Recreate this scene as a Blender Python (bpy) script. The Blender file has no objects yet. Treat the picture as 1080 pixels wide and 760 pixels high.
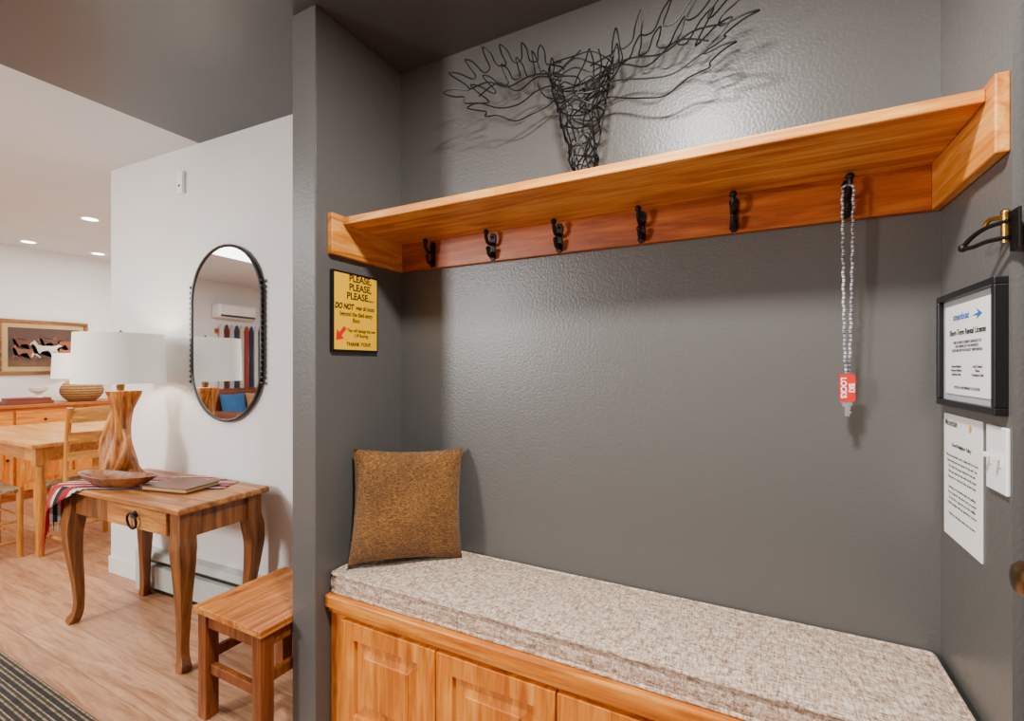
import bpy, bmesh, math, random
from mathutils import Vector, Matrix
random.seed(4)
R = math.radians
COL = bpy.context.scene.collection

# ---------------------------------------------------------------- materials
def nodes(name):
    m = bpy.data.materials.new(name); m.use_nodes = True
    nt = m.node_tree; b = nt.nodes['Principled BSDF']
    return m, nt, b
def lin(c):
    return tuple(((x/255)/12.92 if x/255 <= .04045 else ((x/255+.055)/1.055)**2.4) for x in c) + (1,)
def bump(nt, b, height, strength=.3, dist=.002):
    bp = nt.nodes.new('ShaderNodeBump'); bp.inputs['Strength'].default_value = strength
    bp.inputs['Distance'].default_value = dist
    nt.links.new(height, bp.inputs['Height']); nt.links.new(bp.outputs[0], b.inputs['Normal'])
def noise(nt, scale, detail=3, mapscale=(1,1,1), rough=.5, dist=0, coord='Object'):
    tc = nt.nodes.new('ShaderNodeTexCoord'); mp = nt.nodes.new('ShaderNodeMapping')
    mp.inputs['Scale'].default_value = mapscale
    n = nt.nodes.new('ShaderNodeTexNoise'); n.inputs['Scale'].default_value = scale
    n.inputs['Detail'].default_value = detail; n.inputs['Roughness'].default_value = rough
    n.inputs['Distortion'].default_value = dist
    nt.links.new(tc.outputs[coord], mp.inputs[0]); nt.links.new(mp.outputs[0], n.inputs['Vector'])
    return n.outputs['Fac']
def ramp(nt, fac, stops):
    r = nt.nodes.new('ShaderNodeValToRGB'); el = r.color_ramp.elements
    while len(el) < len(stops): el.new(.5)
    for e, (p, c) in zip(el, stops): e.position = p; e.color = c
    nt.links.new(fac, r.inputs[0]); return r.outputs[0]
def mix(nt, fac, a, b, mode='MIX'):
    m = nt.nodes.new('ShaderNodeMix'); m.data_type = 'RGBA'; m.blend_type = mode
    if isinstance(fac, float): m.inputs[0].default_value = fac
    else: nt.links.new(fac, m.inputs[0])
    for s, i in ((a, 6), (b, 7)):
        if isinstance(s, tuple): m.inputs[i].default_value = s
        else: nt.links.new(s, m.inputs[i])
    return m.outputs[2]
def plain(name, c, rough=.5, metal=0, var=.06, bs=0, bsc=80, spec=.5):
    m, nt, b = nodes(name)
    c = lin(c)
    f = noise(nt, 6, 4)
    lo = tuple(x*(1-var) for x in c[:3])+(1,); hi = tuple(min(1, x*(1+var)) for x in c[:3])+(1,)
    nt.links.new(ramp(nt, f, [(.3, lo), (.7, hi)]), b.inputs['Base Color'])
    b.inputs['Roughness'].default_value = rough; b.inputs['Metallic'].default_value = metal
    b.inputs['Specular IOR Level'].default_value = spec
    if bs: bump(nt, b, noise(nt, bsc, 3), bs, .003)
    return m
def wood(name, dark, mid, light, axis=0, rough=.42, scale=3.0, knots=True, coat=0.0):
    m, nt, b = nodes(name)
    ms = [9, 9, 9]; ms[axis] = .9
    f = noise(nt, scale, 6, tuple(ms), .6, .9)
    col = ramp(nt, f, [(.3, lin(dark)), (.5, lin(mid)), (.7, lin(light))])
    ms2 = [60, 60, 60]; ms2[axis] = 2.5
    g = noise(nt, scale, 3, tuple(ms2))
    col = mix(nt, .4, col, ramp(nt, g, [(.3, (.45, .4, .35, 1)), (.65, (1, 1, 1, 1))]), 'MULTIPLY')
    if knots:
        tc = nt.nodes.new('ShaderNodeTexCoord'); mp = nt.nodes.new('ShaderNodeMapping')
        ks = [1.6, 1.6, 1.6]; ks[axis] = .8
        mp.inputs['Scale'].default_value = ks
        v = nt.nodes.new('ShaderNodeTexVoronoi'); v.inputs['Scale'].default_value = 3
        nt.links.new(tc.outputs['Object'], mp.inputs[0]); nt.links.new(mp.outputs[0], v.inputs['Vector'])
        k = ramp(nt, v.outputs['Distance'], [(.03, (.22, .15, .1, 1)), (.1, (1, 1, 1, 1))])
        col = mix(nt, .75, col, k, 'MULTIPLY')
    nt.links.new(col, b.inputs['Base Color'])
    b.inputs['Roughness'].default_value = rough
    b.inputs['Coat Weight'].default_value = coat; b.inputs['Coat Roughness'].default_value = .3
    bump(nt, b, g, .08, .001)
    return m
def paint(name, c, rough=.42, bs=.35, spec=.5):
    m, nt, b = nodes(name)
    f = noise(nt, 1.5, 3)
    c = lin(c); lo = tuple(x*.94 for x in c[:3])+(1,)
    nt.links.new(ramp(nt, f, [(.3, lo), (.7, c)]), b.inputs['Base Color'])
    b.inputs['Roughness'].default_value = rough
    b.inputs['Specular IOR Level'].default_value = spec
    bump(nt, b, noise(nt, 120, 2, rough=.4), bs, .003)
    return m
def emis(name, c, s):
    m, nt, b = nodes(name)
    b.inputs['Base Color'].default_value = c+(1,); b.inputs['Emission Color'].default_value = c+(1,)
    b.inputs['Emission Strength'].default_value = s
    return m

M = {}
M['wall_dark'] = paint('dark_grey_paint', (93, 91, 88), .36, .28)
M['wall_light'] = paint('light_grey_paint', (228, 227, 225), .6, .2)
M['ceil_dark'] = paint('dark_grey_ceiling_paint', (78, 82, 86), .36, .12)
M['ceil_light'] = paint('white_ceiling_paint', (214, 217, 221), .7, .12)
AL = ((176, 84, 8), (226, 130, 24), (250, 172, 70))
SL = ((176, 92, 20), (228, 144, 48), (252, 188, 102))
M['alder'] = wood('honey_alder', *AL)
M['shelf'] = wood('light_honey_alder', *SL)
M['shelf_y'] = wood('light_honey_alder_side', *SL, 1)
M['alder_z'] = wood('honey_alder_upright', *AL, 2)
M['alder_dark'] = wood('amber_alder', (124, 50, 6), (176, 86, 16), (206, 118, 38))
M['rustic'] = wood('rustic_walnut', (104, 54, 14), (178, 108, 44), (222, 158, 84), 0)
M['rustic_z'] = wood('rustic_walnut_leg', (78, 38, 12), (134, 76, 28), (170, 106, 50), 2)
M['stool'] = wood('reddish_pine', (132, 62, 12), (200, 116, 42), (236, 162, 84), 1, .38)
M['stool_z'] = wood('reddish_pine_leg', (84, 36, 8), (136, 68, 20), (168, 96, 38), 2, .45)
M['oak'] = wood('honey_oak', (176, 106, 30), (216, 146, 56), (236, 178, 92), 0, .38, 3, False)
M['oak_z'] = wood('honey_oak_leg', (160, 90, 24), (200, 130, 46), (224, 160, 74), 2, .38, 3, False)
M['drift'] = wood('driftwood', (84, 36, 4), (172, 98, 24), (216, 146, 58), 2, .5, 5)
M['iron'] = plain('black_iron', (20, 19, 18), .45, .5, .2)
M['black'] = plain('black_frame', (15, 15, 16), .35)
M['brass'] = plain('aged_brass', (200, 155, 75), .25, 1)
M['bronze'] = plain('bronze', (130, 105, 70), .3, 1)
M['chrome'] = plain('chrome', (220, 220, 224), .25, .8)
M['white'] = plain('white_plastic', (244, 244, 242), .35)
M['whiteg'] = plain('white_enamel', (222, 222, 218), .45)
M['heater'] = plain('grey_enamel', (182, 185, 178), .35)
M['yellow'] = plain('yellow_card', (255, 192, 0), .5, 0, .02, spec=.3)
M['red'] = plain('red_plastic', (225, 14, 14), .35)
M['ink'] = plain('black_ink', (12, 12, 12), .6)
M['greyink'] = plain('grey_ink', (60, 60, 62), .6)
M['blueink'] = plain('blue_ink', (20, 100, 180), .6)
M['goldink'] = plain('gold_ink', (220, 170, 40), .6)
M['paper'] = plain('white_paper', (244, 244, 242), .6, 0, .02)
M['leather'] = plain('brown_leather', (104, 56, 28), .4, 0, .2, .2, 150)
M['blue'] = plain('blue_fabric', (40, 90, 135), .9, 0, .2, .3, 200)
M['tan'] = plain('tan_fabric', (160, 116, 76), .9, 0, .2, .3, 200)
M['brownfab'] = plain('brown_leather_sofa', (116, 56, 22), .5, 0, .2)
M['ceramic'] = plain('cream_ceramic', (225, 218, 200), .4)
M['glass_m'] = plain('mirror_glass', (235, 238, 240), .01, 1, 0)
M['disk'] = emis('lamp_disk', (1, .96, .9), 14)
M['glaze'] = wood('frame_walnut_gold', (74, 42, 14), (124, 74, 26), (168, 110, 46), 0, .35)
M['mat'] = plain('cream_mat', (176, 148, 102), .8)

def shade_mat(name, e):
    m, nt, b = nodes(name)
    b.inputs['Base Color'].default_value = (.86, .83, .78, 1); b.inputs['Roughness'].default_value = .9
    b.inputs['Emission Color'].default_value = (1, .88, .72, 1); b.inputs['Emission Strength'].default_value = e
    bump(nt, b, noise(nt, 300, 2, (1, 1, 1)), .15, .001)
    return m
M['shade'] = shade_mat('linen_shade', .25)
M['shade_w'] = shade_mat('warm_linen_shade', .9)

def tweed():
    m, nt, b = nodes('tweed')
    a = noise(nt, 1, 2, (40, 250, 160), .7); c = noise(nt, 1, 2, (250, 40, 160), .7)
    s = [(.34, lin((104, 74, 54))), (.43, lin((172, 138, 112))), (.53, lin((226, 202, 178))), (.66, lin((250, 238, 220)))]
    col = mix(nt, .5, ramp(nt, a, s), ramp(nt, c, s))
    f = noise(nt, 1, 3, (90, 90, 60))
    col = mix(nt, .6, col, ramp(nt, f, [(.38, (.46, .36, .31, 1)), (.54, (1, 1, 1, 1))]), 'MULTIPLY')
    nt.links.new(col, b.inputs['Base Color']); b.inputs['Roughness'].default_value = .95
    bump(nt, b, a, .6, .003); return m
M['tweed'] = tweed()
def burlap():
    m, nt, b = nodes('rust_chenille')
    a = noise(nt, 1, 3, (110, 110, 300), .6); f = noise(nt, 7, 3)
    col = ramp(nt, a, [(.33, lin((78, 46, 12))), (.5, lin((126, 82, 28))), (.68, lin((166, 116, 52)))])
    col = mix(nt, .8, col, ramp(nt, f, [(.35, (.55, .5, .45, 1)), (.65, (1, 1, 1, 1))]), 'MULTIPLY')
    nt.links.new(col, b.inputs['Base Color']); b.inputs['Roughness'].default_value = .9
    b.inputs['Sheen Weight'].default_value = .2
    bump(nt, b, a, .6, .004); return m
M['burlap'] = burlap()
def stripes(name, axis, scale, stops, rough=.9, weave=None, rotz=0, metal=0):
    m, nt, b = nodes(name)
    tc = nt.nodes.new('ShaderNodeTexCoord'); mp = nt.nodes.new('ShaderNodeMapping')
    mp.inputs['Rotation'].default_value = (0, 0, rotz)
    sp = nt.nodes.new('ShaderNodeSeparateXYZ')
    nt.links.new(tc.outputs['Object'], mp.inputs[0]); nt.links.new(mp.outputs[0], sp.inputs[0])
    mu = nt.nodes.new('ShaderNodeMath'); mu.operation = 'MULTIPLY'; mu.inputs[1].default_value = scale
    nt.links.new(sp.outputs[axis], mu.inputs[0])
    fr = nt.nodes.new('ShaderNodeMath'); fr.operation = 'FRACT'; nt.links.new(mu.outputs[0], fr.inputs[0])
    r = nt.nodes.new('ShaderNodeValToRGB'); r.color_ramp.interpolation = 'CONSTANT'; el = r.color_ramp.elements
    while len(el) < len(stops): el.new(.5)
    for e, (p, c) in zip(el, stops): e.position = p; e.color = lin(c)
    nt.links.new(fr.outputs[0], r.inputs[0])
    n = noise(nt, 1, 2, weave or (200, 200, 200))
    col = mix(nt, .8, r.outputs[0], ramp(nt, n, [(.38, (.3, .28, .26, 1)), (.58, (1, 1, 1, 1))]), 'MULTIPLY')
    nt.links.new(col, b.inputs['Base Color']); b.inputs['Roughness'].default_value = rough
    b.inputs['Metallic'].default_value = metal
    bump(nt, b, n, .6, .004)
    return m
M['rug'] = stripes('striped_jute', 1, 30, [(0, (46, 42, 40)), (.35, (150, 128, 98)), (.52, (58, 52, 48)), (.78, (166, 144, 112)), (.9, (44, 42, 42))], .95, (90, 50, 50))
M['chain'] = stripes('beaded_cord', 2, 95, [(0, (215, 215, 220)), (.65, (120, 120, 126))], .35, (40, 40, 40), 0, .4)
M['serape'] = stripes('serape', 1, 8, [(0, (190, 20, 32)), (.25, (240, 236, 228)), (.33, (28, 40, 78)), (.46, (240, 236, 228)), (.55, (180, 20, 32)), (.75, (34, 34, 44)), (.86, (226, 220, 210)), (.93, (200, 70, 50))], .95, (300, 300, 300), R(-26))
M['rush'] = stripes('woven_rush', 0, 60, [(0, (150, 118, 76)), (.5, (192, 164, 116))], .9, (60, 60, 60))
M['woven'] = stripes('woven_coil', 2, 40, [(0, (110, 70, 30)), (.3, (196, 150, 86)), (.7, (160, 112, 58))], .8)
def floor_mat():
    m, nt, b = nodes('oak_plank_floor')
    tc = nt.nodes.new('ShaderNodeTexCoord')
    br = nt.nodes.new('ShaderNodeTexBrick'); br.inputs['Scale'].default_value = 1
    br.inputs['Brick Width'].default_value = 1.3; br.inputs['Row Height'].default_value = .15
    br.inputs['Mortar Size'].default_value = .0011; br.offset = .37
    br.inputs['Color1'].default_value = lin((218, 168, 128)); br.inputs['Color2'].default_value = lin((190, 140, 102))
    br.inputs['Mortar'].default_value = lin((130, 90, 60))
    nt.links.new(tc.outputs['Object'], br.inputs['Vector'])
    f = noise(nt, 3, 6, (.8, 9, 1), .65, 1.4); g = noise(nt, 3, 3, (3, 50, 1))
    col = mix(nt, .8, br.outputs['Color'], ramp(nt, f, [(.34, (.52, .38, .28, 1)), (.56, (1, 1, 1, 1))]), 'MULTIPLY')
    col = mix(nt, .45, col, ramp(nt, g, [(.3, (.55, .45, .38, 1)), (.6, (1, 1, 1, 1))]), 'MULTIPLY')
    nt.links.new(col, b.inputs['Base Color']); b.inputs['Roughness'].default_value = .42
    bump(nt, b, g, .08, .001)
    return m
M['floor'] = floor_mat()
def canvas():
    m, nt, b = nodes('painted_landscape')
    tc = nt.nodes.new('ShaderNodeTexCoord'); sp = nt.nodes.new('ShaderNodeSeparateXYZ')
    nt.links.new(tc.outputs['Object'], sp.inputs[0])
    mr = nt.nodes.new('ShaderNodeMapRange'); mr.inputs[1].default_value = -.2; mr.inputs[2].default_value = .2
    nt.links.new(sp.outputs[2], mr.inputs[0])
    n = noise(nt, 14, 5)
    ad = nt.nodes.new('ShaderNodeMath'); ad.operation = 'MULTIPLY_ADD'; ad.inputs[1].default_value = .5
    nt.links.new(n, ad.inputs[0]); nt.links.new(mr.outputs[0], ad.inputs[2])
    col = ramp(nt, ad.outputs[0], [(.25, lin((104, 72, 42))), (.5, lin((62, 38, 24))), (.7, lin((32, 20, 16))), (.98, lin((64, 38, 28)))])
    nt.links.new(col, b.inputs['Base Color']); b.inputs['Roughness'].default_value = .5
    return m
M['canvas'] = canvas()

# ---------------------------------------------------------------- geometry helpers
def box(bm, x0, x1, y0, y1, z0, z1, mtx=None):
    vs = [bm.verts.new(Vector(p)) for p in ((x0,y0,z0),(x1,y0,z0),(x1,y1,z0),(x0,y1,z0),(x0,y0,z1),(x1,y0,z1),(x1,y1,z1),(x0,y1,z1))]
    if mtx:
        for v in vs: v.co = mtx @ v.co
    for f in ((0,3,2,1),(4,5,6,7),(0,1,5,4),(1,2,6,5),(2,3,7,6),(3,0,4,7)): bm.faces.new([vs[i] for i in f])
def tube(bm, pts, rad, seg=10, closed=False, square=False):
    pts = [Vector(p) for p in pts]; n = len(pts)
    if not hasattr(rad, '__len__'): rad = [rad]*n
    rings = []; prev = None
    for i, p in enumerate(pts):
        if closed: t = pts[(i+1) % n]-pts[i-1]
        else: t = pts[min(i+1, n-1)]-pts[max(i-1, 0)]
        t.normalize()
        if prev is None:
            a = Vector((1, 0, 0)) if abs(t.x) < .8 else Vector((0, 1, 0))
            prev = (a - t*a.dot(t)).normalized()
        else:
            q = prev - t*prev.dot(t)
            if q.length > 1e-6: prev = q.normalized()
        bi = t.cross(prev)
        sg = 4 if square else seg
        ring = []
        for k in range(sg):
            an = 2*math.pi*k/sg + (math.pi/4 if square else 0)
            ring.append(bm.verts.new(p + (prev*math.cos(an)+bi*math.sin(an))*rad[i]*(1.414 if square else 1)))
        rings.append(ring)
    m = n if closed else n-1
    for i in range(m):
        a, b = rings[i], rings[(i+1) % n]; s = len(a)
        for k in range(s): bm.faces.new((a[k], a[(k+1) % s], b[(k+1) % s], b[k]))
    if not closed:
        bm.faces.new(rings[0][::-1]); bm.faces.new(rings[-1])
def lathe(bm, prof, c=(0, 0, 0), seg=32, mtx=None, fn=None, cap=True):
    rings = []
    for r, z in prof:
        ring = []
        for k in range(seg):
            a = 2*math.pi*k/seg; rr = r*(fn(a, z) if fn else 1)
            p = Vector((rr*math.cos(a), rr*math.sin(a), z))
            if mtx: p = mtx @ p
            ring.append(bm.verts.new(p+Vector(c)))
        rings.append(ring)
    for a, b in zip(rings, rings[1:]):
        for k in range(seg): bm.faces.new((a[k], a[(k+1) % seg], b[(k+1) % seg], b[k]))
    if cap:
        bm.faces.new(rings[0][::-1]); bm.faces.new(rings[-1])
def prism(bm, pts, y0, y1, plane='xz'):
    def P(a, b, y): return {'xz': (a, y, b), 'yz': (y, a, b), 'xy': (a, b, y)}[plane]
    A = [bm.verts.new(P(a, b, y0)) for a, b in pts]; B = [bm.verts.new(P(a, b, y1)) for a, b in pts]
    bm.faces.new(A); bm.faces.new(B[::-1]); n = len(pts)
    for i in range(n): bm.faces.new((A[i], B[i], B[(i+1) % n], A[(i+1) % n]))
def ball(bm, c, r, seg=10, sc=(1, 1, 1)):
    g = bmesh.ops.create_uvsphere(bm, u_segments=seg, v_segments=max(6, seg*2//3), radius=r)
    for v in g['verts']: v.co = Vector((v.co.x*sc[0], v.co.y*sc[1], v.co.z*sc[2]))+Vector(c)
def smooth_pts(pts, sub=6, closed=False):
    pts = [Vector(p) for p in pts]; n = len(pts); out = []
    rng = n if closed else n-1
    for i in range(rng):
        if closed: p0, p1, p2, p3 = pts[i-1], pts[i], pts[(i+1) % n], pts[(i+2) % n]
        else: p0, p1, p2, p3 = pts[max(i-1, 0)], pts[i], pts[i+1], pts[min(i+2, n-1)]
        for k in range(sub):
            t = k/sub
            out.append(.5*((2*p1)+(p2-p0)*t+(2*p0-5*p1+4*p2-p3)*t*t+(3*p1-p0-3*p2+p3)*t**3))
    if not closed: out.append(pts[-1])
    return out
def mk(name, build, mat, parent=None, bevel=0, smooth=False, loc=(0, 0, 0), rot=(0, 0, 0), label=None, sub=0):
    bm = bmesh.new(); build(bm)
    bmesh.ops.recalc_face_normals(bm, faces=bm.faces)
    me = bpy.data.meshes.new(name); bm.to_mesh(me); bm.free()
    me.materials.append(mat)
    o = bpy.data.objects.new(name, me); COL.objects.link(o)
    o.location = loc; o.rotation_euler = rot
    if parent: o.parent = parent
    if smooth:
        for p in me.polygons: p.use_smooth = True
        try: me.set_sharp_from_angle(angle=R(40))
        except Exception: pass
    if bevel:
        b = o.modifiers.new('bevel', 'BEVEL'); b.width = bevel; b.segments = 2; b.limit_method = 'ANGLE'
    if label: o['label'] = label
    return o
def thing(name, loc, label, cat, rotz=0, group=None):
    e = bpy.data.objects.new(name, None); e.empty_display_size = .1; COL.objects.link(e)
    e.location = loc; e.rotation_euler = (0, 0, rotz); e['label'] = label; e['category'] = cat
    if group: e['group'] = group
    return e
def tag(o, label, cat, group=None):
    o['label'] = label; o['category'] = cat
    if group: o['group'] = group
    return o
def struct(o): o['kind'] = 'structure'; return o
def text(name, body, size, loc, mat, parent, align='CENTER', rot=(math.pi/2, 0, 0), bold=0, shear=0, space=1.0, sx=1):
    cu = bpy.data.curves.new(name, 'FONT'); cu.body = body; cu.size = size
    cu.align_x = align; cu.align_y = 'CENTER'; cu.offset = bold; cu.shear = shear; cu.space_line = space
    cu.extrude = .0002
    t = bpy.data.objects.new('tmp', cu); COL.objects.link(t)
    bpy.context.view_layer.update()
    dg = bpy.context.evaluated_depsgraph_get()
    me = bpy.data.meshes.new_from_object(t.evaluated_get(dg))
    bpy.data.objects.remove(t)
    me.materials.clear(); me.materials.append(mat)
    o = bpy.data.objects.new(name, me); COL.objects.link(o)
    o.location = loc; o.rotation_euler = rot; o.scale = (sx, 1, 1); o.parent = parent
    return o

CE = 2.44
XR = .393
# ---------------------------------------------------------------- room shell
struct(mk('floor', lambda b: box(b, -6.65, .55, -4.3, 3.7, -.1, 0), M['floor']))
struct(mk('ceiling', lambda b: box(b, -2.65, .55, -4.3, 1.62, CE, CE+.1), M['ceil_dark']))
struct(mk('ceiling.001', lambda b: box(b, -6.65, -2.65, -4.3, 3.7, CE, CE+.1), M['ceil_light']))
struct(mk('wall_back', lambda b: box(b, -1.29, .55, 1.5, 1.62, 0, CE), M['wall_dark']))
struct(mk('wall_left', lambda b: box(b, -1.404, -1.29, 1.08, 1.62, 0, CE), M['wall_dark'], bevel=.004))
struct(mk('wall_hall', lambda b: prism(b, [(-1.404, 1.53), (-3.5, 1.43), (-3.5, 1.62), (-1.404, 1.62)], 0, CE, 'xy'), M['wall_light']))
struct(mk('wall_dining', lambda b: box(b, -3.5, -3.38, 1.62, 3.6, 0, CE), M['wall_light']))
struct(mk('wall_north', lambda b: box(b, -6.65, -3.38, 3.6, 3.7, 0, CE), M['wall_light']))
struct(mk('wall_far', lambda b: box(b, -6.65, -6.53, -4.3, 3.6, 0, CE), M['wall_light']))
struct(mk('wall_south', lambda b: box(b, -6.65, .55, -4.3, -4.2, 0, CE), M['wall_light']))
def wr(b):
    box(b, XR, .52, 1.135, 1.5, 0, CE); box(b, XR, .52, .2, 1.135, 2.06, CE); box(b, XR, .52, -4.2, .2, 0, CE)
struct(mk('wall_right', wr, M['wall_dark']))
DOOR = struct(mk('door_1', lambda b: box(b, .408, .452, .205, 1.128, .01, 2.05), plain('dark_door_paint', (84, 84, 85), .4), bevel=.002))
th = math.atan(.0477)
WT = lambda X: 1.53+.0477*(X+1.404)
struct(mk('baseboard_hall', lambda b: box(b, 0, .38, -.014, 0, 0, .1), M['whiteg'], bevel=.003, loc=(-3.5, WT(-3.5), 0), rot=(0, 0, th)))
struct(mk('baseboard_far', lambda b: box(b, -6.53, -6.515, -4.2, 3.6, 0, .1), M['whiteg'], bevel=.003))

# ---------------------------------------------------------------- coat rack shelf
rack = thing('coat_rack', (0, 1.5, 1.628), 'honey wood wall shelf with coat hooks above the bench', 'coat rack')
mk('shelf_board', lambda b: box(b, -1.268, .372, -.325, 0, .109, .134), M['shelf'], rack, .003)
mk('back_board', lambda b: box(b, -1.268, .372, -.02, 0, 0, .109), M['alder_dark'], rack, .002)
mk('bracket', lambda b: box(b, -1.29, -1.268, -.372, 0, 0, .14), M['shelf_y'], rack, .003)
mk('bracket', lambda b: box(b, .372, XR, -.36, 0, 0, .142), M['shelf_y'], rack, .003)
def hook(b):
    prism(b, [(-.012, -.04), (-.005, -.05), (.006, -.047), (.012, -.036), (.009, 0), (.013, .034), (.006, .048), (-.006, .05), (-.013, .036), (-.009, .0)], -.005, 0)
    tube(b, smooth_pts([(0, -.004, .012), (0, -.03, .006), (0, -.048, .02), (0, -.05, .042)]), [.0065]*18+[.008], 8)
    ball(b, (0, -.05, .043), .010, 8)
    tube(b, smooth_pts([(0, -.004, -.02), (.003, -.018, -.036), (0, -.032, -.03), (0, -.036, -.014)]), .0065, 8)
    ball(b, (0, -.036, -.012), .009, 8)
    for z in (-.034, .034): ball(b, (0, -.006, z), .004, 6)
for i, x in enumerate((-1.113, -.847, -.591, -.319, -.061, .202)):
    mk('hook', hook, M['iron'], rack, smooth=True, loc=(x, -.02, .05), label='black cast iron double hook')

# ---------------------------------------------------------------- lanyard
lan = thing('key_lanyard', (.197, 1.43, 1.67), 'thin silver beaded lanyard with red tag hanging from hook', 'lanyard')
def chain(b):
    L = []
    for s in (-1, 1):
        for i in range(80):
            t = i/79; z = .02-t*.455
            x = s*(.0095*(1-t)**.5+.0025); L.append((x+.001*math.sin(i), -.006+.004*s+.012*t, z))
    for i in range(8):
        a = math.pi*i/7; L.append((.012*math.cos(a), -.004, .02+.01*math.sin(a)))
    for p in L: ball(b, p, .0037, 6, (1, 1, .9))
mk('chain', chain, M['chain'], lan, smooth=True)
mk('tag', lambda b: prism(b, [(-.014, -.44), (.014, -.44), (.0165, -.444), (.0165, -.504), (.013, -.508), (-.013, -.508), (-.0165, -.504), (-.0165, -.444)], .002, .008), M['red'], lan)
text('lettering', 'SKI\nLOCKS', .0165, (0, .0015, -.474), M['paper'], lan, rot=(math.pi/2, math.pi/2, 0), bold=.0005)
def key(b):
    lathe(b, [(.009, 0), (.012, .003), (.009, .006)], (0, .01, -.512), 12, Matrix.Rotation(R(90), 4, 'X'))
    box(b, -.005, .005, .005, .008, -.545, -.512); box(b, .005, .008, .005, .008, -.538, -.532); box(b, .005, .007, .005, .008, -.528, -.522)
mk('key', key, M['chrome'], lan)

# ---------------------------------------------------------------- wire moose
moose = thing('wire_moose_head', (-.505, 1.495, 2.05), 'black bent wire moose head with wide antlers mounted on wall', 'wall sculpture')
def antler(s, zo, q):
    def f(b):
        for lay, (dy, dz, k) in enumerate(((-.10, 0, 1.0), (-.05, -.018, .9))):
            P = [(.05, .12), (.10, .13)]
            roots = [(.13, .135, 88, .075), (.19, .15, 76, .085), (.25, .15, 66, .09), (.31, .145, 54, .09), (.365, .13, 42, .095), (.40, .105, 26, .10), (.41, .07, 6, .10)]
            for i, (x, z, an, ln) in enumerate(roots):
                a = R(an+random.uniform(-6, 6)); ln *= random.uniform(.8, 1.1)
                dx, dz_ = math.cos(a), math.sin(a); nx, nz = -dz_, dx
                w = .015
                P += [(x+nx*w, z+nz*w), (x+dx*ln*.6+nx*w*.9, z+dz_*ln*.6+nz*w*.9), (x+dx*ln, z+dz_*ln), (x+dx*ln*.6-nx*w*.5, z+dz_*ln*.6-nz*w*.5), (x-nx*w*.8+dx*.01, z-nz*w*.8+dz_*.01)]
            P += [(.42, .04), (.36, .035), (.29, .012), (.22, .022), (.15, .045), (.1, .055), (.04, .04)]
            Q = [(s*x*k*q, dy-.10*(x/.5)**2*(1-lay*.4)+random.uniform(-.008, .008), z+dz+zo) for x, z in P]
            tube(b, smooth_pts(Q, 4), .0023, 6)
        for P in ([(.05, .08), (.16, .10), (.26, .08), (.34, .11), (.42, .10)], [(.05, .06), (.14, .09), (.22, .06), (.30, .1), (.38, .07)]):
            tube(b, smooth_pts([(s*x*q, -.1-.1*x, z+zo) for x, z in P]), .0023, 6)
    return f
mk('antler', antler(-1, .035, .86), M['iron'], moose, smooth=True)
mk('antler', antler(1, -.005, 1.02), M['iron'], moose, smooth=True)
def mhead(b):
    def sec(t):
        c = Vector((0.0+.045*t, -.062-.085*t, .15-.37*t)); w = .088*(1-t)**.8+.036+(.012 if t > .85 else 0)-.018; h = .052-.012*t
        return c, w, h
    for t in (.02, .10, .19, .28, .38, .5, .64, .78, .9, 1):
        c, w, h = sec(t); P = []
        for k in range(12):
            a = 2*math.pi*k/12
            P.append(c+Vector((w*math.cos(a), -h*math.sin(a)*.9, h*math.sin(a)*.4+random.uniform(-.018, .018))))
        tube(b, smooth_pts(P, 4, True), .0023, 6, True)
    for k in range(14):
        a = 2*math.pi*k/14; P = []
        for i in range(9):
            t = i/8; c, w, h = sec(t); aa = a+random.uniform(-.45, .45)
            P.append(c+Vector((w*math.cos(aa), -h*math.sin(aa)*.9, h*math.sin(aa)*.4)))
        tube(b, smooth_pts(P, 5), .0023, 6)
    for s in (-1, 1):
        tube(b, smooth_pts([(s*.07, -.06, .10), (s*.12, -.07, .17), (s*.14, -.07, .13), (s*.11, -.07, .08), (s*.07, -.06, .07)], 5), .0022, 6)
        for q in (.016, .01):
            tube(b, [(.01+s*.05+q*math.cos(j*.6), -.135, .04+q*math.sin(j*.6)) for j in range(11)], .002, 6)
    tube(b, smooth_pts([(.06, -.16, -.16), (.05, -.18, -.22), (.03, -.17, -.25), (.01, -.14, -.2), (.03, -.12, -.12)], 5), .0022, 6)
    tube(b, [(0, 0, .1), (0, -.03, .1)], .004, 6)
mk('head', mhead, M['iron'], moose, smooth=True)

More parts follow.
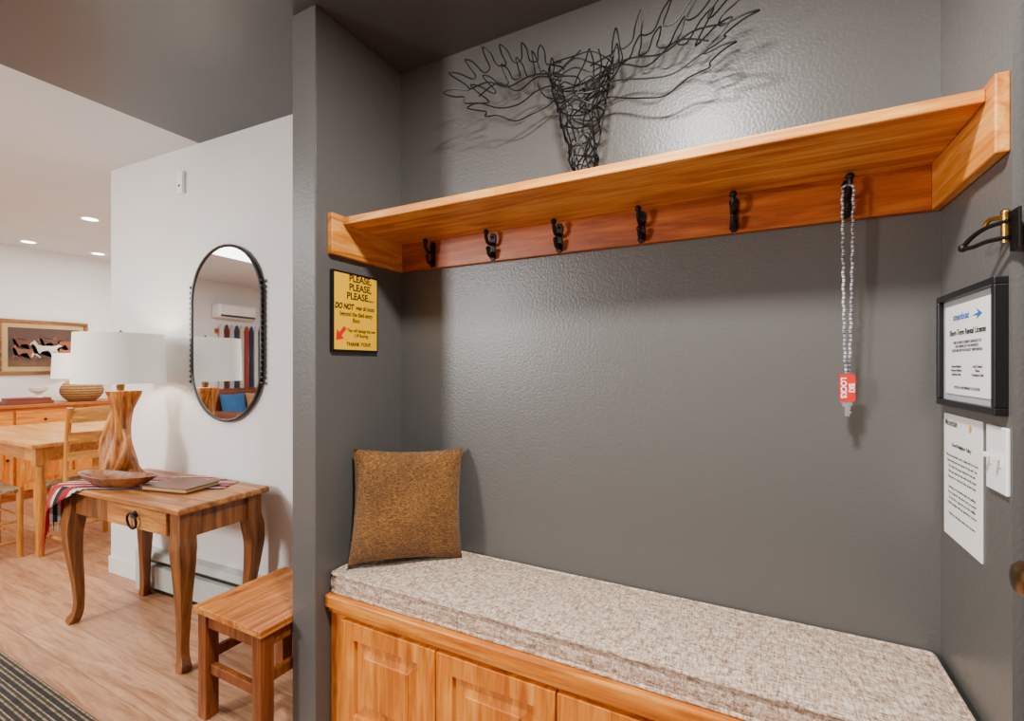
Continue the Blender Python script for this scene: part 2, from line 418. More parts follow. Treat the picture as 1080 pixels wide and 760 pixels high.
# ---------------------------------------------------------------- storage bench
bench = thing('storage_bench', (0, 1.14, 0), 'honey wood built-in storage bench with raised panel doors', 'bench')
def bb(b):
    box(b, -1.285, XR-.004, .018, .355, 0, .44)
    xs = [(-1.285, -1.21), (-.842, -.822), (-.468, -.448), (-.092, -.072), (.30, XR-.004)]
    for a, c in xs: box(b, a, c, 0, .018, .0, .44)
    box(b, -1.285, XR-.004, .0005, .0175, .41, .44); box(b, -1.285, XR-.004, .0005, .0175, 0, .06)
mk('body', bb, M['alder_z'], bench, .001)
mk('seat_board', lambda b: box(b, -1.288, XR-.002, -.026, .358, .445, .487), M['alder'], bench, .006)
mk('molding', lambda b: box(b, -1.285, XR-.004, -.012, 0, .425, .445), M['alder'], bench, .004)
def door_b(w, h):
    def f(b):
        s = .055
        box(b, 0, s, -.02, 0, 0, h); box(b, w-s, w, -.02, 0, 0, h)
        box(b, s, w-s, -.0199, 0, 0, s); box(b, s, w-s, -.0199, 0, h-s, h)
        box(b, s, w-s, -.008, -.002, s, h-s)
        g = .006; e = .045
        A = [(s+g, s+g), (w-s-g, s+g), (w-s-g, h-s-g), (s+g, h-s-g)]
        B = [(s+e, s+e), (w-s-e, s+e), (w-s-e, h-s-e), (s+e, h-s-e)]
        va = [b.verts.new((x, -.0085, z)) for x, z in A]; vb = [b.verts.new((x, -.017, z)) for x, z in B]; vc = [b.verts.new((x, -.0195, z)) for x, z in B]
        for i in range(4):
            b.faces.new((va[i], va[(i+1) % 4], vb[(i+1) % 4], vb[i])); b.faces.new((vb[i], vb[(i+1) % 4], vc[(i+1) % 4], vc[i]))
        b.faces.new(vc)
    return f
for x0, x1 in ((-1.216, -.838), (-.832, -.460), (-.454, -.084), (-.078, .296)):
    mk('door', door_b(x1-x0, .352), M['alder_z'], bench, .0015, loc=(x0, 0, .066))

# cushion
cu = thing('bench_cushion', (-.4525, 1.3125, .487), 'long brown and cream tweed cushion with piped edges on bench', 'cushion')
W2, D2, H = .828, .178, .066
def rr(a, d, r, z, n=5):
    P = []
    for cx, cy, a0 in ((a-r, d-r, 0), (-a+r, d-r, 90), (-a+r, -d+r, 180), (a-r, -d+r, 270)):
        for i in range(n+1):
            t = R(a0+90*i/n); P.append((cx+r*math.cos(t), cy+r*math.sin(t), z))
    return P
def cush(b):
    nx, ny = 60, 16
    def top(i, j):
        x = -1+2*i/nx; y = -1+2*j/ny
        z = H + .010*(1-abs(x)**8)*(1-abs(y)**4)+.002*math.sin(i*.9)*(1-y*y)
        return Vector((x*(W2-.006), y*(D2-.006), z))
    T = [[b.verts.new(top(i, j)) for j in range(ny+1)] for i in range(nx+1)]
    for i in range(nx):
        for j in range(ny): b.faces.new((T[i][j], T[i+1][j], T[i+1][j+1], T[i][j+1]))
    per = [T[i][0] for i in range(nx)]+[T[nx][j] for j in range(ny)]+[T[i][ny] for i in range(nx, 0, -1)]+[T[0][j] for j in range(ny, 0, -1)]
    prev = per
    for z, o in ((H*.66, .006), (H*.33, .006), (.002, 0)):
        cur = []
        for v in per:
            p = v.co; q = Vector((p.x*(1+(o)/W2), p.y*(1+(o)/D2), z)); cur.append(b.verts.new(q))
        n = len(per)
        for k in range(n): b.faces.new((prev[k], cur[k], cur[(k+1) % n], prev[(k+1) % n]))
        prev = cur
    b.faces.new(prev)
mk('cover', cush, M['tweed'], cu, smooth=True)
for z in (H-.001, .006):
    mk('piping', lambda b: tube(b, rr(W2-.001, D2-.001, .012, z), .0052, 8, True), M['tweed'], cu, smooth=True)

# pillow
def pil(b):
    n = 22; s = .195; front = {}; back = {}
    for i in range(n+1):
        for j in range(n+1):
            u = -1+2*i/n; v = -1+2*j/n
            pin = 1-.07*(1-abs(u)**2)*abs(v)**3; pin2 = 1-.07*(1-abs(v)**2)*abs(u)**3
            x = u*s*pin2; z = v*s*pin
            t = .062*((1-abs(u)**2.6)*(1-abs(v)**2.6))**.5
            t += .004*math.sin(7*u+3*v)*(1-u*u)*(1-v*v)
            front[i, j] = b.verts.new((x, -t, z)); 
            back[i, j] = front[i, j] if i in (0, n) or j in (0, n) else b.verts.new((x, t, z))
    for i in range(n):
        for j in range(n):
            for g in (front, back):
                b.faces.new((g[i, j], g[i+1, j], g[i+1, j+1], g[i, j+1]))
pm = mk('throw_pillow', pil, M['burlap'], smooth=True, loc=(-1.104, 1.322, .7605), rot=(R(-9), R(2), R(42)))
tag(pm, 'square rust brown chenille throw pillow leaning in bench corner', 'pillow')

# ---------------------------------------------------------------- yellow sign
sg = thing('notice_sign', (-1.29, 1.245, 1.44), 'yellow ski boot notice in thin black frame on wall', 'sign', R(90))
mk('frame', lambda b: box(b, -.108, .108, -.014, 0, -.14, .14), M['black'], sg, .002)
mk('sheet', lambda b: box(b, -.1, .1, -.0155, -.0135, -.132, .132), M['yellow'], sg)
text('lettering', 'PLEASE,\nPLEASE,\nPLEASE....', .034, (.018, -.016, .088), M['ink'], sg, bold=.0008, space=.92, sx=.95)
text('lettering', 'DO NOT', .027, (-.058, -.016, .018), M['ink'], sg, bold=.0012, shear=.3, sx=.76)
text('lettering', 'wear ski boots', .0225, (.041, -.016, .018), M['ink'], sg, bold=.0005, sx=.68)
text('lettering', 'beyond the tiled entry\nfloor.', .0225, (0, -.016, -.018), M['ink'], sg, bold=.0005, sx=.76, space=.95)
text('lettering', 'They will damage the new\nLVP flooring.', .0175, (.023, -.016, -.073), M['ink'], sg, bold=.0003, sx=.74)
text('lettering', 'THANK YOU!!', .018, (.01, -.016, -.113), M['ink'], sg, bold=.0006)
mk('arrow', lambda b: prism(b, [(-.094, -.1), (-.09, -.062), (-.08, -.073), (-.058, -.05), (-.048, -.06), (-.07, -.083), (-.06, -.094)], -.0165, -.0155), M['red'], sg)

# ---------------------------------------------------------------- right wall items
fr = thing('framed_license', (XR, 1.302, 1.286), 'framed rental license certificate in black frame on wall', 'framed document', R(-90))
def ring(b, w, h, t, y0, y1):
    box(b, -w, w, y0, y1, h-t, h); box(b, -w, w, y0, y1, -h, -h+t)
    box(b, -w, -w+t, y0, y1, -h+t, h-t); box(b, w-t, w, y0, y1, -h+t, h-t)
mk('frame', lambda b: ring(b, .155, .125, .014, -.02, 0), M['black'], fr, .002)
mk('mount', lambda b: box(b, -.142, .142, -.009, -.002, -.112, .112), plain('grey_mount', (176, 178, 184), .5), fr)
mk('sheet', lambda b: box(b, -.122, .122, -.011, -.009, -.097, .097), M['paper'], fr)
text('lettering', 'steamboat', .021, (-.03, -.0115, .07), M['blueink'], fr, bold=.0003)
mk('emblem', lambda b: prism(b, [(.03, .066), (.06, .070), (.05, .079), (.078, .067), (.05, .057), (.058, .064)], -.0116, -.011), M['blueink'], fr)
text('lettering', 'Short-Term Rental License', .0175, (0, -.0115, .036), M['ink'], fr, bold=.0003)
text('lettering', 'THIS LICENSE IS HEREBY GRANTED TO\nTHE OWNER OF THE PROPERTY\nLISTED BELOW FOR SHORT TERM RENTAL', .0085, (0, -.0115, .006), M['greyink'], fr)
text('lettering', 'License Number\nProperty Address\nExpiration Date', .0085, (-.056, -.0115, -.045), M['greyink'], fr)
text('lettering', 'Local Contact\nPhone\nOccupancy Limit', .0085, (.056, -.0115, -.045), M['greyink'], fr)
text('lettering', 'POST IN A PROMINENT LOCATION', .0085, (0, -.0115, -.082), M['greyink'], fr)

pn = thing('paper_notice', (XR, 1.362, 1.0), 'white printed letter sheet taped to grey wall', 'paper', R(-90))
mk('sheet', lambda b: box(b, -.106, .106, -.002, 0, -.14, .14), M['paper'], pn)
text('lettering', 'Mountain', .02, (-.06, -.0022, .12), M['greyink'], pn, bold=.0004)
mk('emblem', lambda b: lathe(b, [(.008, -.0004), (.008, 0)], (.05, -.0022, .118), 14, Matrix.Rotation(R(90), 4, 'X')), M['goldink'], pn)
text('lettering', 'Good Neighbor Policy', .012, (0, -.0022, .072), M['ink'], pn, bold=.0002)
text('lettering', '\n'.join(['Welcome and thank you for staying with us in town', 'Please keep noise low between 10 pm and 7 am', 'Park only in the spaces marked for this unit',
     'Trash goes inside the bins with the lids closed', 'Keep pets on a leash and clean up after them', '', 'Smoking is not permitted inside the building',
     'Fires are allowed only where they are posted', 'Do not feed or approach any of the wildlife', 'Call the manager with any question or concern', '', 'Thank you and please enjoy your stay here']),
     .0086, (0, -.0022, -.02), M['greyink'], pn, space=1.4)

sw = thing('light_switch', (XR, 1.182, 1.08), 'white double toggle light switch plate on grey wall', 'light switch', R(-90))
mk('plate', lambda b: box(b, -.042, .042, -.006, 0, -.06, .06), M['white'], sw, .002)
for x in (-.02, .02):
    mk('toggle', lambda b: (box(b, x-.006, x+.006, -.008, -.006, -.013, .013), box(b, x-.004, x+.004, -.02, -.008, .0, .009)), M['whiteg'], sw, .001)

# door guard + knob
dg_ = thing('swing_bar_door_guard', (XR, 1.13, 1.485), 'black and brass swing bar guard beside entry door', 'door guard', R(-90))
mk('plate', lambda b: box(b, -.004, .03, -.004, 0, -.035, .035), M['iron'], dg_, .001)
def guard(b):
    for z in (-.014, .014):
        tube(b, smooth_pts([(.02, -.012, z), (-.01, -.03, z*.9), (-.035, -.042, z*.7-.006), (-.052, -.05, z*.2-.012)], 5), .004, 8)
    ball(b, (-.054, -.051, -.013), .0075, 10)
mk('bar', guard, M['iron'], dg_, smooth=True)
def knuck(b):
    tube(b, [(.010, -.014, -.022), (.010, -.014, .028)], .006, 12); ball(b, (.010, -.014, .03), .007, 10)
    tube(b, smooth_pts([(.010, -.014, .022), (-.012, -.026, .026), (-.02, -.03, .018)], 4), .004, 8)
mk('hinge', knuck, M['brass'], dg_, smooth=True)
RX = Matrix.Rotation(R(-90), 4, 'Y')
def knobf(b):
    lathe(b, [(.03, 0), (.032, .004), (.026, .008)], (.408, .985, .93), 24, RX)
    lathe(b, [(.011, .006), (.011, .03), (.02, .036), (.026, .046), (.027, .056), (.02, .064), (.008, .067)], (.408, .985, .93), 24, RX)
mk('knob', knobf, M['bronze'], DOOR, smooth=True, label='round bronze door knob')

# ---------------------------------------------------------------- mirror
MX = -2.413
mir = thing('wall_mirror', (MX, WT(MX), 1.418), 'pill shaped wall mirror with black beaded frame', 'mirror', th)
def pill(w, h, n=20):
    P = []
    for c, a0 in ((h-w, 0), (-(h-w), 180)):
        for i in range(n+1):
            a = R(a0+180*i/n); P.append((w*math.cos(a), c+w*math.sin(a)))
    return P
mk('backing', lambda b: prism(b, pill(.266, .442), -.016, 0), M['black'], mir)
mk('glass', lambda b: prism(b, pill(.264, .44), -.018, -.0165), M['glass_m'], mir)
def mfr(b):
    P = [(x, -.018, z) for x, z in pill(.27, .446)]
    tube(b, P, .008, 8, True)
    for s in (-1, 1):
        for i in range(19):
            ball(b, (s*.276, -.018, -.25+.50*i/18), .0095, 8)
mk('frame', mfr, M['black'], mir, smooth=True)
DX = -2.79
dv = thing('door_chime', (DX, WT(DX), 2.25), 'small white chime box high on light grey wall', 'chime', th)
mk('case', lambda b: box(b, -.026, .026, -.02, 0, -.06, .06), M['white'], dv, .004)
mk('button', lambda b: lathe(b, [(.007, 0), (.007, .003)], (0, -.02, -.02), 12, Matrix.Rotation(R(90), 4, 'X')), M['greyink'], dv)

# heater
ht = thing('baseboard_heater', (-2.25, WT(-2.25), 0), 'white metal baseboard heater along light grey wall', 'heater', th)
def heat(b):
    prism(b, [(0, .02), (-.045, .02), (-.062, .035), (-.064, .15), (-.058, .153), (-.03, .153), (-.03, .178), (-.055, .182), (-.058, .19), (-.04, .215), (0, .222)], -.82, .82, 'yz')
mk('cover', heat, M['heater'], ht)
mk('end_cap', lambda b: box(b, -.86, -.82, -.068, 0, .0, .225), M['heater'], ht, .003)
mk('end_cap', lambda b: box(b, .82, .835, -.066, 0, .0, .225), M['heater'], ht, .003)
mk('gap_shade', lambda b: (box(b, -.82, .82, -.042, -.005, .0, .02), box(b, -.82, .82, -.036, -.0305, .154, .177)), M['black'], ht)  # black strips stand in for shade in the damper slot and bottom gap

# ---------------------------------------------------------------- console table
ct = thing('console_table', (-2.535, 1.235, 0), 'rustic brown wooden console table with cabriole legs and drawer', 'table', th)
mk('table_top', lambda b: box(b, -.485, .485, -.205, .205, .654, .68), M['rustic'], ct, .006)
def apr(b):
    for y in (-.165, .15): box(b, -.40, .40, y, y+.018, .54, .654)
    for x in (-.44, .422): box(b, x, x+.018, -.13, .13, .54, .654)
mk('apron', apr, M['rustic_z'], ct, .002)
def cab(sx, sy):
    def f(b):
        P = [(0, 0, .652), (0, 0, .56), (.008, .006, .5), (.014, .008, .43), (.006, .004, .33), (-.008, -.004, .2), (-.014, -.006, .1), (-.006, -.002, .045), (.012, .006, .016), (.018, .008, 0)]
        r = [.033, .034, .036, .032, .026, .020, .017, .018, .021, .021]
        Q = [(sx*x, sy*y, z) for x, y, z in P]
        sp = smooth_pts(Q, 4); rs = []
        for i in range(len(sp)):
            t = i/4; k = min(int(t), len(r)-2); rs.append(r[k]+(r[k+1]-r[k])*(t-k))
        tube(b, sp, rs, square=True)
    return f
for sx in (-1, 1):
    for sy in (-1, 1):
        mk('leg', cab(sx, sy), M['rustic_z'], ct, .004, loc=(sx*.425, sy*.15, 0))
dr = mk('drawer', lambda b: box(b, -.07, .37, -.186, -.166, .552, .645), M['rustic'], ct, .004)
def pull(b):
    lathe(b, [(.018, 0), (.013, .008), (.007, .016)], (.15, -.186, .612), 14, Matrix.Rotation(R(90), 4, 'X'))
    tube(b, [(.15+.033*math.sin(i*math.pi/10), -.20-.004*math.cos(i*math.pi/10), .588+.033*math.cos(i*math.pi/10)) for i in range(20)], .005, 8, True)
mk('pull', pull, M['iron'], dr, smooth=True)

def runner(b):
    n = 40; m = 12; G = {}
    ang = R(26); ca, sa = math.cos(ang), math.sin(ang)
    for i in range(n+1):
        for j in range(m+1):
            x = -.64+i/n*1.04; y = (-1+2*j/m)*.135
            X = x*ca-y*sa-.08; Y = x*sa+y*ca+.02
            Z = .682+.001*math.sin(i*.8+j)
            yo = -.207; xo = -.487
            if Y < yo:
                d = yo-Y; Z -= d*.95; Y = yo-.006-.02*math.sin(min(d*14, 1.5))
            if X < xo:
                d = xo-X; Z -= d*.95; X = xo-.006-.02*math.sin(min(d*14, 1.5))
            Y = min(Y, .2)
            G[i, j] = b.verts.new((X, Y, Z))
    for i in range(n):
        for j in range(m): b.faces.new((G[i, j], G[i+1, j], G[i+1, j+1], G[i, j+1]))
    for j in range(0, m+1):
        p = G[0, j].co
        tube(b, [p, p+Vector((-.002, -.003, -.025)), p+Vector((.002, -.002, -.045))], [.003, .0028, .001], 5)
run = mk('table_runner', runner, M['serape'], smooth=True, loc=(-2.535, 1.235, 0), rot=(0, 0, th))
so = run.modifiers.new('thick', 'SOLIDIFY'); so.thickness = .002; so.offset = 0
tag(run, 'red white and blue striped serape runner draped over console table', 'table runner')

# lamp
def lamp(name, loc, label, base_fn, base_mat, shade_r, z0, z1, smat, neck, rotz=0):
    e = thing(name, loc, label, 'lamp', rotz)
    mk('base', base_fn, base_mat, e, smooth=True)
    def sh(b):
        k = .96
        for (ra, rb) in ((shade_r, shade_r*k), (shade_r-.003, shade_r*k-.003)):
            lathe(b, [(ra, z0), (rb, z1)], (0, 0, 0), 48, cap=False)
        for z, r_ in ((z0, shade_r), (z1, shade_r*k)):
            lathe(b, [(r_-.003, z), (r_, z)], (0, 0, 0), 48, cap=False)
    mk('shade', sh, smat, e, smooth=True)
    def st(b):
        tube(b, [(0, 0, neck), (0, 0, z1-.02)], .005, 10)
        lathe(b, [(.014, neck), (.018, neck+.02), (.014, neck+.06)], (0, 0, 0), 14)
        for k in range(3):
            a = k*2.094; tube(b, [(0, 0, z1-.02), ((shade_r*.95)*math.cos(a), (shade_r*.95)*math.sin(a), z1-.012)], .002, 6)
        lathe(b, [(.004, z1-.02), (.012, z1), (.008, z1+.012), (.002, z1+.02)], (0, 0, 0), 12)
    mk('stem', st, M['bronze'], e, smooth=True)
    mk('bulb', lambda b: ball(b, (0, 0, z0+.09), .03, 14, (1, 1, 1.2)), emis('bulb_'+name, (1, .85, .65), 3), e, smooth=True)
    return e
def drift(b):
    prof = []
    for i in range(41):
        t = i/40
        r = .062+.018*math.cos(t*5.5)-.012*t+(.02*(1-t/.1) if t < .1 else 0)
        prof.append((r, t*.44))
    def fn(a, z):
        w = 3.2*z/.44
        return 1+.24*math.sin(3*a+w*1.6)+.13*math.sin(5*a-w*1.1+1.3)+.07*math.sin(9*a+w*2.3)+.10*math.sin(a+z*16)
    lathe(b, prof, (0, 0, 0), 72, fn=fn)
    tube(b, smooth_pts([(.03, -.03, .02), (.078, -.03, .07), (.095, -.02, .13), (.07, .0, .19), (.04, 0, .24)], 5), [.024]*5+[.024]*5+[.02]*5+[.016]*6, 10)
    tube(b, smooth_pts([(-.03, -.03, .03), (-.06, -.05, .12), (-.05, -.045, .22), (-.03, -.02, .33)], 5), [.018]*5+[.017]*5+[.012]*6, 10)
lamp('table_lamp', (-2.90, 1.225, .6845), 'table lamp with twisted driftwood base and white drum shade', drift, M['drift'], .192, .479, .73, M['shade'], .44)

def dough(b):
    n = 40; rings = []
    prof = [(.25, 0), (.6, .006), (.85, .022), (1, .045), (.93, .045), (.78, .028), (.5, .016), (.0, .014)]
    for r_, z in prof:
        rings.append([b.verts.new((.225*r_*math.cos(2*math.pi*k/n), .075*r_*math.sin(2*math.pi*k/n), z*1.1+.012*(abs(math.cos(2*math.pi*k/n)))*(r_ > .7))) for k in range(n)] if r_ > 0 else None)
    for a, c in zip(rings, rings[1:]):
        if c is None:
            v = b.verts.new((0, 0, .014))
            for k in range(n): b.faces.new((a[k], a[(k+1) % n], v))
        else:
            for k in range(n): b.faces.new((a[k], a[(k+1) % n], c[(k+1) % n], c[k]))
    b.faces.new(rings[0][::-1])
db = mk('dough_bowl', dough, M['rustic_z'], smooth=True, loc=(-2.68, 1.12, .6845), rot=(0, 0, R(14)))
tag(db, 'long carved wooden dough bowl on console table', 'bowl')
nb = thing('notebook', (-2.395, 1.25, .6848), 'brown leather notebook lying on console table', 'book', R(12))
mk('cover', lambda b: (box(b, -.135, .135, -.09, .09, 0, .004), box(b, -.135, .135, -.09, .09, .016, .02), box(b, -.135, -.13, -.09, .09, .004, .016)), M['leather'], nb, .0015)
mk('pages', lambda b: box(b, -.13, .128, -.085, .085, .004, .016), M['mat'], nb)

# ---------------------------------------------------------------- stool
stl = thing('wooden_stool', (-1.5975, 1.155, 0), 'low reddish brown plank seat wooden stool beside grey wall', 'stool')
mk('seat', lambda b: [box(b, -.1875, .1875, -.185+.0925*i, -.185+.0925*(i+1)-.001, .376, .40) for i in range(4)], M['stool'], stl, .003)
def sapr(b):
    for s in (-1, 1):
        box(b, -.13, .13, s*.158-.009, s*.158+.009, .325, .376)
        box(b, s*.158-.009, s*.158+.009, -.13, .13, .325, .376)
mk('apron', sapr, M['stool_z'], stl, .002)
for sx in (-1, 1):
    for sy in (-1, 1):
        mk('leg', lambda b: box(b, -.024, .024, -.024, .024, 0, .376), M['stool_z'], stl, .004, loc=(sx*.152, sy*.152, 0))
for s in (-1, 1):
    mk('stretcher', lambda b: box(b, -.13, .13, s*.152-.01, s*.152+.01, .16, .195), M['stool_z'], stl, .003)
    mk('stretcher', lambda b: box(b, s*.152-.01, s*.152+.01, -.13, .13, .2, .235), M['stool_z'], stl, .003)

rg = mk('area_rug', lambda b: box(b, -3.9, -.95, -.6, .80, .001, .012), M['rug'], bevel=.003)
tag(rg, 'striped charcoal and jute woven rug on plank floor', 'rug')

# ---------------------------------------------------------------- dining area
dt = thing('dining_table', (-4.85, 1.74, 0), 'honey oak dining table with turned legs', 'dining table')
mk('table_top', lambda b: box(b, -.75, .75, -.48, .46, .72, .75), M['oak'], dt, .006)
mk('apron', lambda b: (box(b, -.62, .62, -.43, -.41, .62, .72), box(b, -.62, .62, .39, .41, .62, .72), box(b, -.66, -.64, -.38, .38, .62, .72), box(b, .64, .66, -.38, .38, .62, .72)), M['oak'], dt, .002)
def dleg(b):
    box(b, -.032, .032, -.032, .032, .6, .72)
    lathe(b, [(.028, .6), (.032, .57), (.022, .54), (.03, .45), (.033, .35), (.026, .2), (.02, .06), (.024, .03), (.02, 0)], (0, 0, 0), 16)
for x in (-.66, .665):
    for y in (-.415, .4): mk('leg', dleg, M['oak_z'], dt, loc=(x, y, 0), smooth=True)
def dining_chair(loc, rotz, label):
    e = thing('dining_chair', loc, label, 'chair', rotz, 'dining chairs around the table')
    w = .19; d = .19
    mk('seat', lambda b: prism(b, [(-w+.01, -d), (w-.01, -d), (w+.015, d), (-w-.015, d)], .425, .455, 'xy'), M['rush'], e, .01, label='woven rush seat')
    for s in (-1, 1):
        mk('leg', lambda b: tube(b, smooth_pts([(s*w, d-.01, 0), (s*w, d-.01, .2), (s*w, d-.01, .46)]), .017, 10), M['oak_z'], e, smooth=True)
        mk('leg', lambda b: tube(b, smooth_pts([(s*(w-.02), -d-.02, 0), (s*(w-.02), -d, .45), (s*(w-.02), -d-.02, .75), (s*(w-.02), -d-.06, .98)]), .016, 10), M['oak_z'], e, smooth=True)
    def slats(b):
        for z, h in ((.92, .08), (.79, .055), (.66, .05), (.55, .04)):
            yy = -d-.01-.05*((z-.5)/.48)
            n = 8; T = []
            for i in range(n+1):
                x = -w+.02+(2*w-.04)*i/n; q = 1-(2*i/n-1)**2
                T.append((x, yy-.025*q, z+h/2+.02*q*(z > .85)))
            V = []
            for x, y, z1 in T:
                V.append([b.verts.new(p) for p in ((x, y-.007, z-h/2), (x, y+.007, z-h/2), (x, y+.007, z1), (x, y-.007, z1))])
            for p, q in zip(V, V[1:]):
                for k in range(4): b.faces.new((p[k], p[(k+1) % 4], q[(k+1) % 4], q[k]))
            b.faces.new(V[0][::-1]); b.faces.new(V[-1])
    mk('backrest', slats, M['oak'], e)
    def rungs(b):
        for z in (.14, .27):
            tube(b, [(-w, d-.01, z), (w, d-.01, z)], .009, 8)
            for s in (-1, 1): tube(b, [(s*w, d-.01, z-.03), (s*(w-.02), -d, z-.03)], .009, 8)
        tube(b, [(-w+.02, -d-.01, .2), (w-.02, -d-.01, .2)], .009, 8)
    mk('stretcher', rungs, M['oak_z'], e, smooth=True)
    return e
dining_chair((-4.2, 1.565, 0), R(90), 'honey oak ladder-back dining chair at end of table')
dining_chair((-4.48, 1.08, 0), R(0), 'honey oak chair with rush seat pulled beside table')

sb = thing('sideboard', (-6.29, 1.75, 0), 'low honey wood sideboard against far wall', 'sideboard', R(90))
mk('body', lambda b: box(b, -.85, .85, -.2, .22, .06, .86), M['alder'], sb, .003)
mk('top_board', lambda b: box(b, -.88, .88, -.235, .225, .86, .89), M['alder_dark'], sb, .004)
mk('plinth', lambda b: box(b, -.83, .83, -.18, .2, 0, .06), M['alder_dark'], sb)
for i in range(4):
    d_ = mk('door', door_b(.4, .52), M['alder_z'], sb, .002, loc=(-.83+.42*i, -.2, .09))
    mk('knob', lambda b: ball(b, (.36, -.03, .3), .012, 8), M['iron'], d_, smooth=True)
    w_ = mk('drawer', lambda b: box(b, 0, .4, -.02, 0, 0, .17), M['alder'], sb, .004, loc=(-.83+.42*i, -.2, .66))
    mk('knob', lambda b: ball(b, (.2, -.03, .085), .012, 8), M['iron'], w_, smooth=True)
def wov(b):
    P = []
    for i in range(13):
        t = i/12; P.append((.06+.115*math.sin(math.pi*(.08+.84*t))**.7, t*.22))
    lathe(b, P, (0, 0, 0), 28)
lamp('table_lamp', (-6.24, 2.3, .89), 'table lamp with round woven base and warm lit shade', wov, M['woven'], .235, .235, .49, M['shade_w'], .22)
bk = thing('stacked_book', (-6.2, 1.86, .89), 'dark brown hardcover book lying on sideboard', 'book', R(92), 'books stacked on the sideboard')
mk('cover', lambda b: box(b, -.17, .17, -.11, .11, 0, .032), M['leather'], bk, .003)
bk2 = thing('stacked_book', (-6.2, 1.87, .922), 'red brown hardcover book on top of another book', 'book', R(86), 'books stacked on the sideboard')
mk('cover', lambda b: box(b, -.15, .15, -.1, .1, 0, .028), plain('red_cover', (120, 40, 28), .5), bk2, .003)
bo = mk('pedestal_bowl', lambda b: lathe(b, [(.035, 0), (.03, .008), (.015, .02), (.02, .035), (.06, .06), (.07, .095), (.065, .095), (.05, .062), (.01, .045)], (0, 0, 0), 24), M['ceramic'], smooth=True, loc=(-6.2, 1.95, .95))
tag(bo, 'small cream ceramic footed bowl on stacked books', 'bowl')

# painting
pt = thing('framed_painting', (-6.53, 2.10, 1.44), 'framed painting of running horses with cream mat', 'painting', R(90))
mk('frame', lambda b: ring(b, .35, .275, .035, -.03, 0), M['glaze'], pt, .006)
mk('mat', lambda b: box(b, -.32, .32, -.012, -.002, -.245, .245), M['mat'], pt)
mk('canvas', lambda b: box(b, -.27, .27, -.015, -.012, -.195, .195), M['canvas'], pt)
H0 = [(-.5,.18),(-.46,.27),(-.38,.33),(-.36,.38),(-.33,.33),(-.24,.22),(-.1,.15),(.12,.15),(.26,.16),(.4,.22),(.52,.14),(.42,.13),(.34,.04),(.36,-.06),(.48,-.18),(.42,-.32),(.38,-.31),(.41,-.18),(.26,-.08),(.2,-.18),(.28,-.34),(.22,-.34),(.14,-.16),(.08,-.04),(-.1,-.06),(-.2,-.16),(-.36,-.2),(-.42,-.32),(-.46,-.3),(-.42,-.15),(-.26,-.08),(-.26,-.2),(-.16,-.32),(-.2,-.34),(-.32,-.2),(-.3,.0),(-.33,.14),(-.42,.16)]
def horse(cx, cz, s, fl):
    def f(b):
        vs = [b.verts.new((cx+fl*x*s, -.0158, cz+z*s)) for x, z in H0]
        fc = b.faces.new(vs); bmesh.ops.triangulate(b, faces=[fc])
    return f
for i, (cx, cz, s, fl, c) in enumerate(((.15, .04, .2, 1, (110, 50, 22)), (-.15, .04, .2, 1, (92, 46, 24)), (.04, .06, .18, 1, (70, 36, 20)), (.17, -.05, .2, 1, (134, 70, 32)), (-.15, -.05, .2, 1, (118, 74, 44)), (.01, -.02, .25, 1, (190, 178, 160)))):
    mk('painted_horse', horse(cx, cz, s, fl), plain('horse_paint', c, .6, 0, .25), pt, loc=(0, -.0004*i, 0))

for (x, y) in ((-4.795, 1.819), (-6.2, 1.88), (-6.2, 2.42)):
    e = thing('recessed_light', (x, y, CE), 'small round white recessed ceiling light', 'ceiling light', 0, 'recessed ceiling lights')
    mk('trim_ring', lambda b: lathe(b, [(.05, -.002), (.062, -.004), (.07, 0)], (0, 0, 0), 28, cap=False), M['white'], e, smooth=True)
    mk('lens', lambda b: lathe(b, [(.05, -.0025), (.05, -.001)], (0, 0, 0), 28), M['disk'], e)

# ---------------------------------------------------------------- living side (seen in the mirror)
sf = thing('sofa', (-6.0, -2.0, 0), 'brown leather sofa against light wall', 'sofa', R(90))
mk('seat', lambda b: (box(b, -.78, .78, -.45, .25, 0, .32), box(b, -.78, -.002, -.45, .25, .32, .5), box(b, .002, .78, -.45, .25, .32, .5)), M['brownfab'], sf, .02)
mk('backrest', lambda b: box(b, -.78, .78, .25, .5, 0, .93), M['brownfab'], sf, .05)
for s in (-1, 1):
    mk('arm', lambda b: box(b, min(s*.78, s*.98), max(s*.78, s*.98), -.45, .5, 0, .66), M['brownfab'], sf, .05)
for i, (y, c) in enumerate(((-1.44, 'blue'), (-1.82, 'tan'), (-2.2, 'blue'), (-2.58, 'tan'))):
    o = mk('sofa_pillow', pil, M[c], smooth=True, loc=(-6.13, y, .695), rot=(R(-10), 0, R(90)))
    o.scale = (.95, .95, .95)
    tag(o, c+' square throw pillow resting on brown sofa', 'pillow', 'throw pillows on the sofa')
rk = mk('ski_rack', lambda b: box(b, -6.53, -6.49, -2.55, -1.45, 1.72, 1.78), M['alder_dark'], bevel=.004)
tag(rk, 'wooden wall rail holding vintage skis', 'ski rack')
cs = [(150, 30, 34), (200, 198, 192), (40, 60, 110), (190, 184, 176), (60, 50, 50), (205, 205, 200), (30, 40, 70), (160, 50, 44), (195, 185, 170), (40, 50, 80), (180, 178, 172), (90, 40, 36), (205, 200, 190)]
for i in range(13):
    o = mk('vintage_ski', lambda b: prism(b, [(-.032, -.45), (.032, -.45), (.028, 0), (.032, .38), (.018, .45), (0, .47), (-.018, .45), (-.032, .38), (-.028, 0)], -.012, 0), plain('ski_paint', cs[i], .4), loc=(-6.49, -2.48+.08*i, 1.38), rot=(0, 0, R(90)))
    tag(o, 'painted vintage ski hung upright on wall rail', 'ski', 'skis on the wall rail')
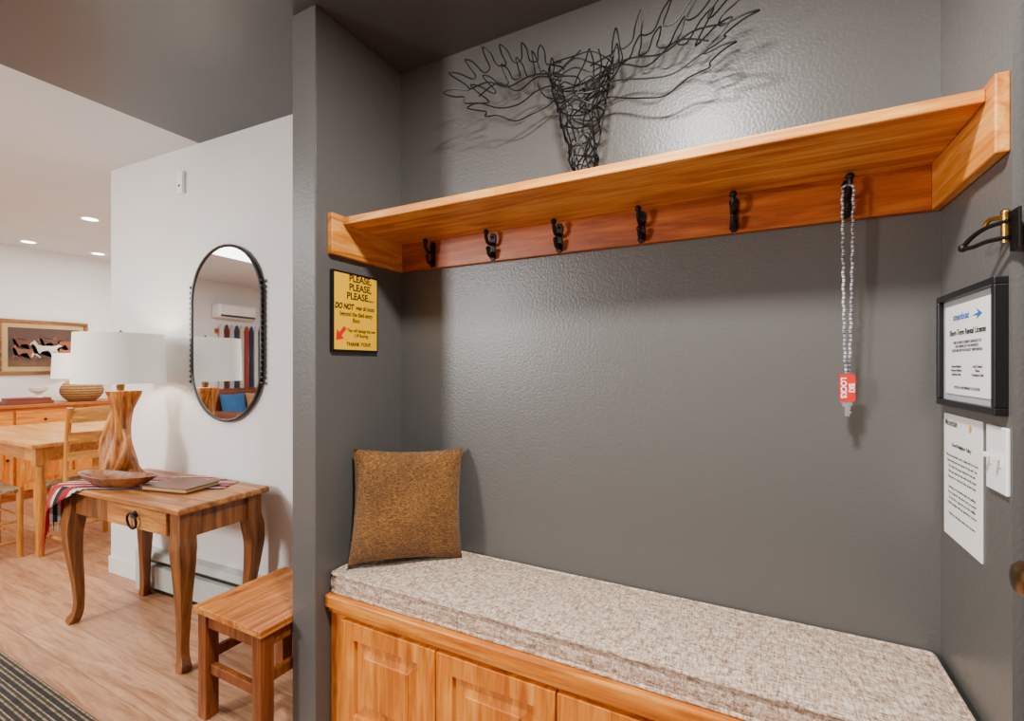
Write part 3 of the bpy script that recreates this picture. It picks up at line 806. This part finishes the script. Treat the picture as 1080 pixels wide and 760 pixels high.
ac = thing('air_conditioner', (-6.53, -1.7, 1.93), 'white wall mounted air conditioner above skis', 'air conditioner', R(90))
mk('case', lambda b: box(b, -.3, .3, -.16, 0, 0, .2), M['white'], ac, .03)
mk('vent', lambda b: box(b, -.27, .27, -.163, -.12, .015, .045), M['greyink'], ac)

# ---------------------------------------------------------------- lights
def area(name, loc, target, size, power, col=(1, 1, 1), sy=None, shape=None, spread=None):
    l = bpy.data.lights.new(name, 'AREA'); l.energy = power; l.color = col
    l.shape = shape or ('RECTANGLE' if sy else 'SQUARE'); l.size = size
    if sy: l.size_y = sy
    if spread: l.spread = R(spread)
    o = bpy.data.objects.new(name, l); COL.objects.link(o); o.location = loc
    o.rotation_euler = (Vector(target)-Vector(loc)).to_track_quat('-Z', 'Y').to_euler()
    return o
def point(name, loc, power, col, r=.05):
    l = bpy.data.lights.new(name, 'POINT'); l.energy = power; l.color = col; l.shadow_soft_size = r
    o = bpy.data.objects.new(name, l); COL.objects.link(o); o.location = loc
area('entry_light', (-.22, .5, 2.40), (-.22, .62, 0), .2, 60, (1, .975, .94), shape='DISK')
area('window_light', (-3.5, -2.9, 1.9), (-1.0, 1.5, 1.1), .6, 150, (1, .985, .965), .6)
area('living_fill', (-3.9, -.8, 2.42), (-3.9, -.8, 0), 2.0, 100, (1, .98, .95))  # added ceiling fill to brighten the living side, no fixture behind it
area('dining_fill', (-5.0, 2.3, 2.41), (-5.0, 2.3, 0), 1.6, 62, (1, .97, .92))  # broad fill added under the dining ceiling, separate from the recessed lights
point('lamp_bulb', (-2.90, 1.225, 1.28), 9, (1, .88, .72))
point('lamp_bulb_far', (-6.24, 2.3, 1.27), 6, (1, .82, .6))

w = bpy.data.worlds.new('world'); bpy.context.scene.world = w; w.use_nodes = True
w.node_tree.nodes['Background'].inputs[0].default_value = (.8, .85, .9, 1)
w.node_tree.nodes['Background'].inputs[1].default_value = .4

# ---------------------------------------------------------------- camera
cd = bpy.data.cameras.new('camera'); cam = bpy.data.objects.new('camera', cd); COL.objects.link(cam)
cam.location = (0, 0, 1.25); cam.rotation_euler = (R(90), 0, R(27.5))
cd.sensor_width = 36; cd.lens = 499/1080*36; cd.shift_y = 6/1080; cd.clip_start = .02
bpy.context.scene.camera = cam
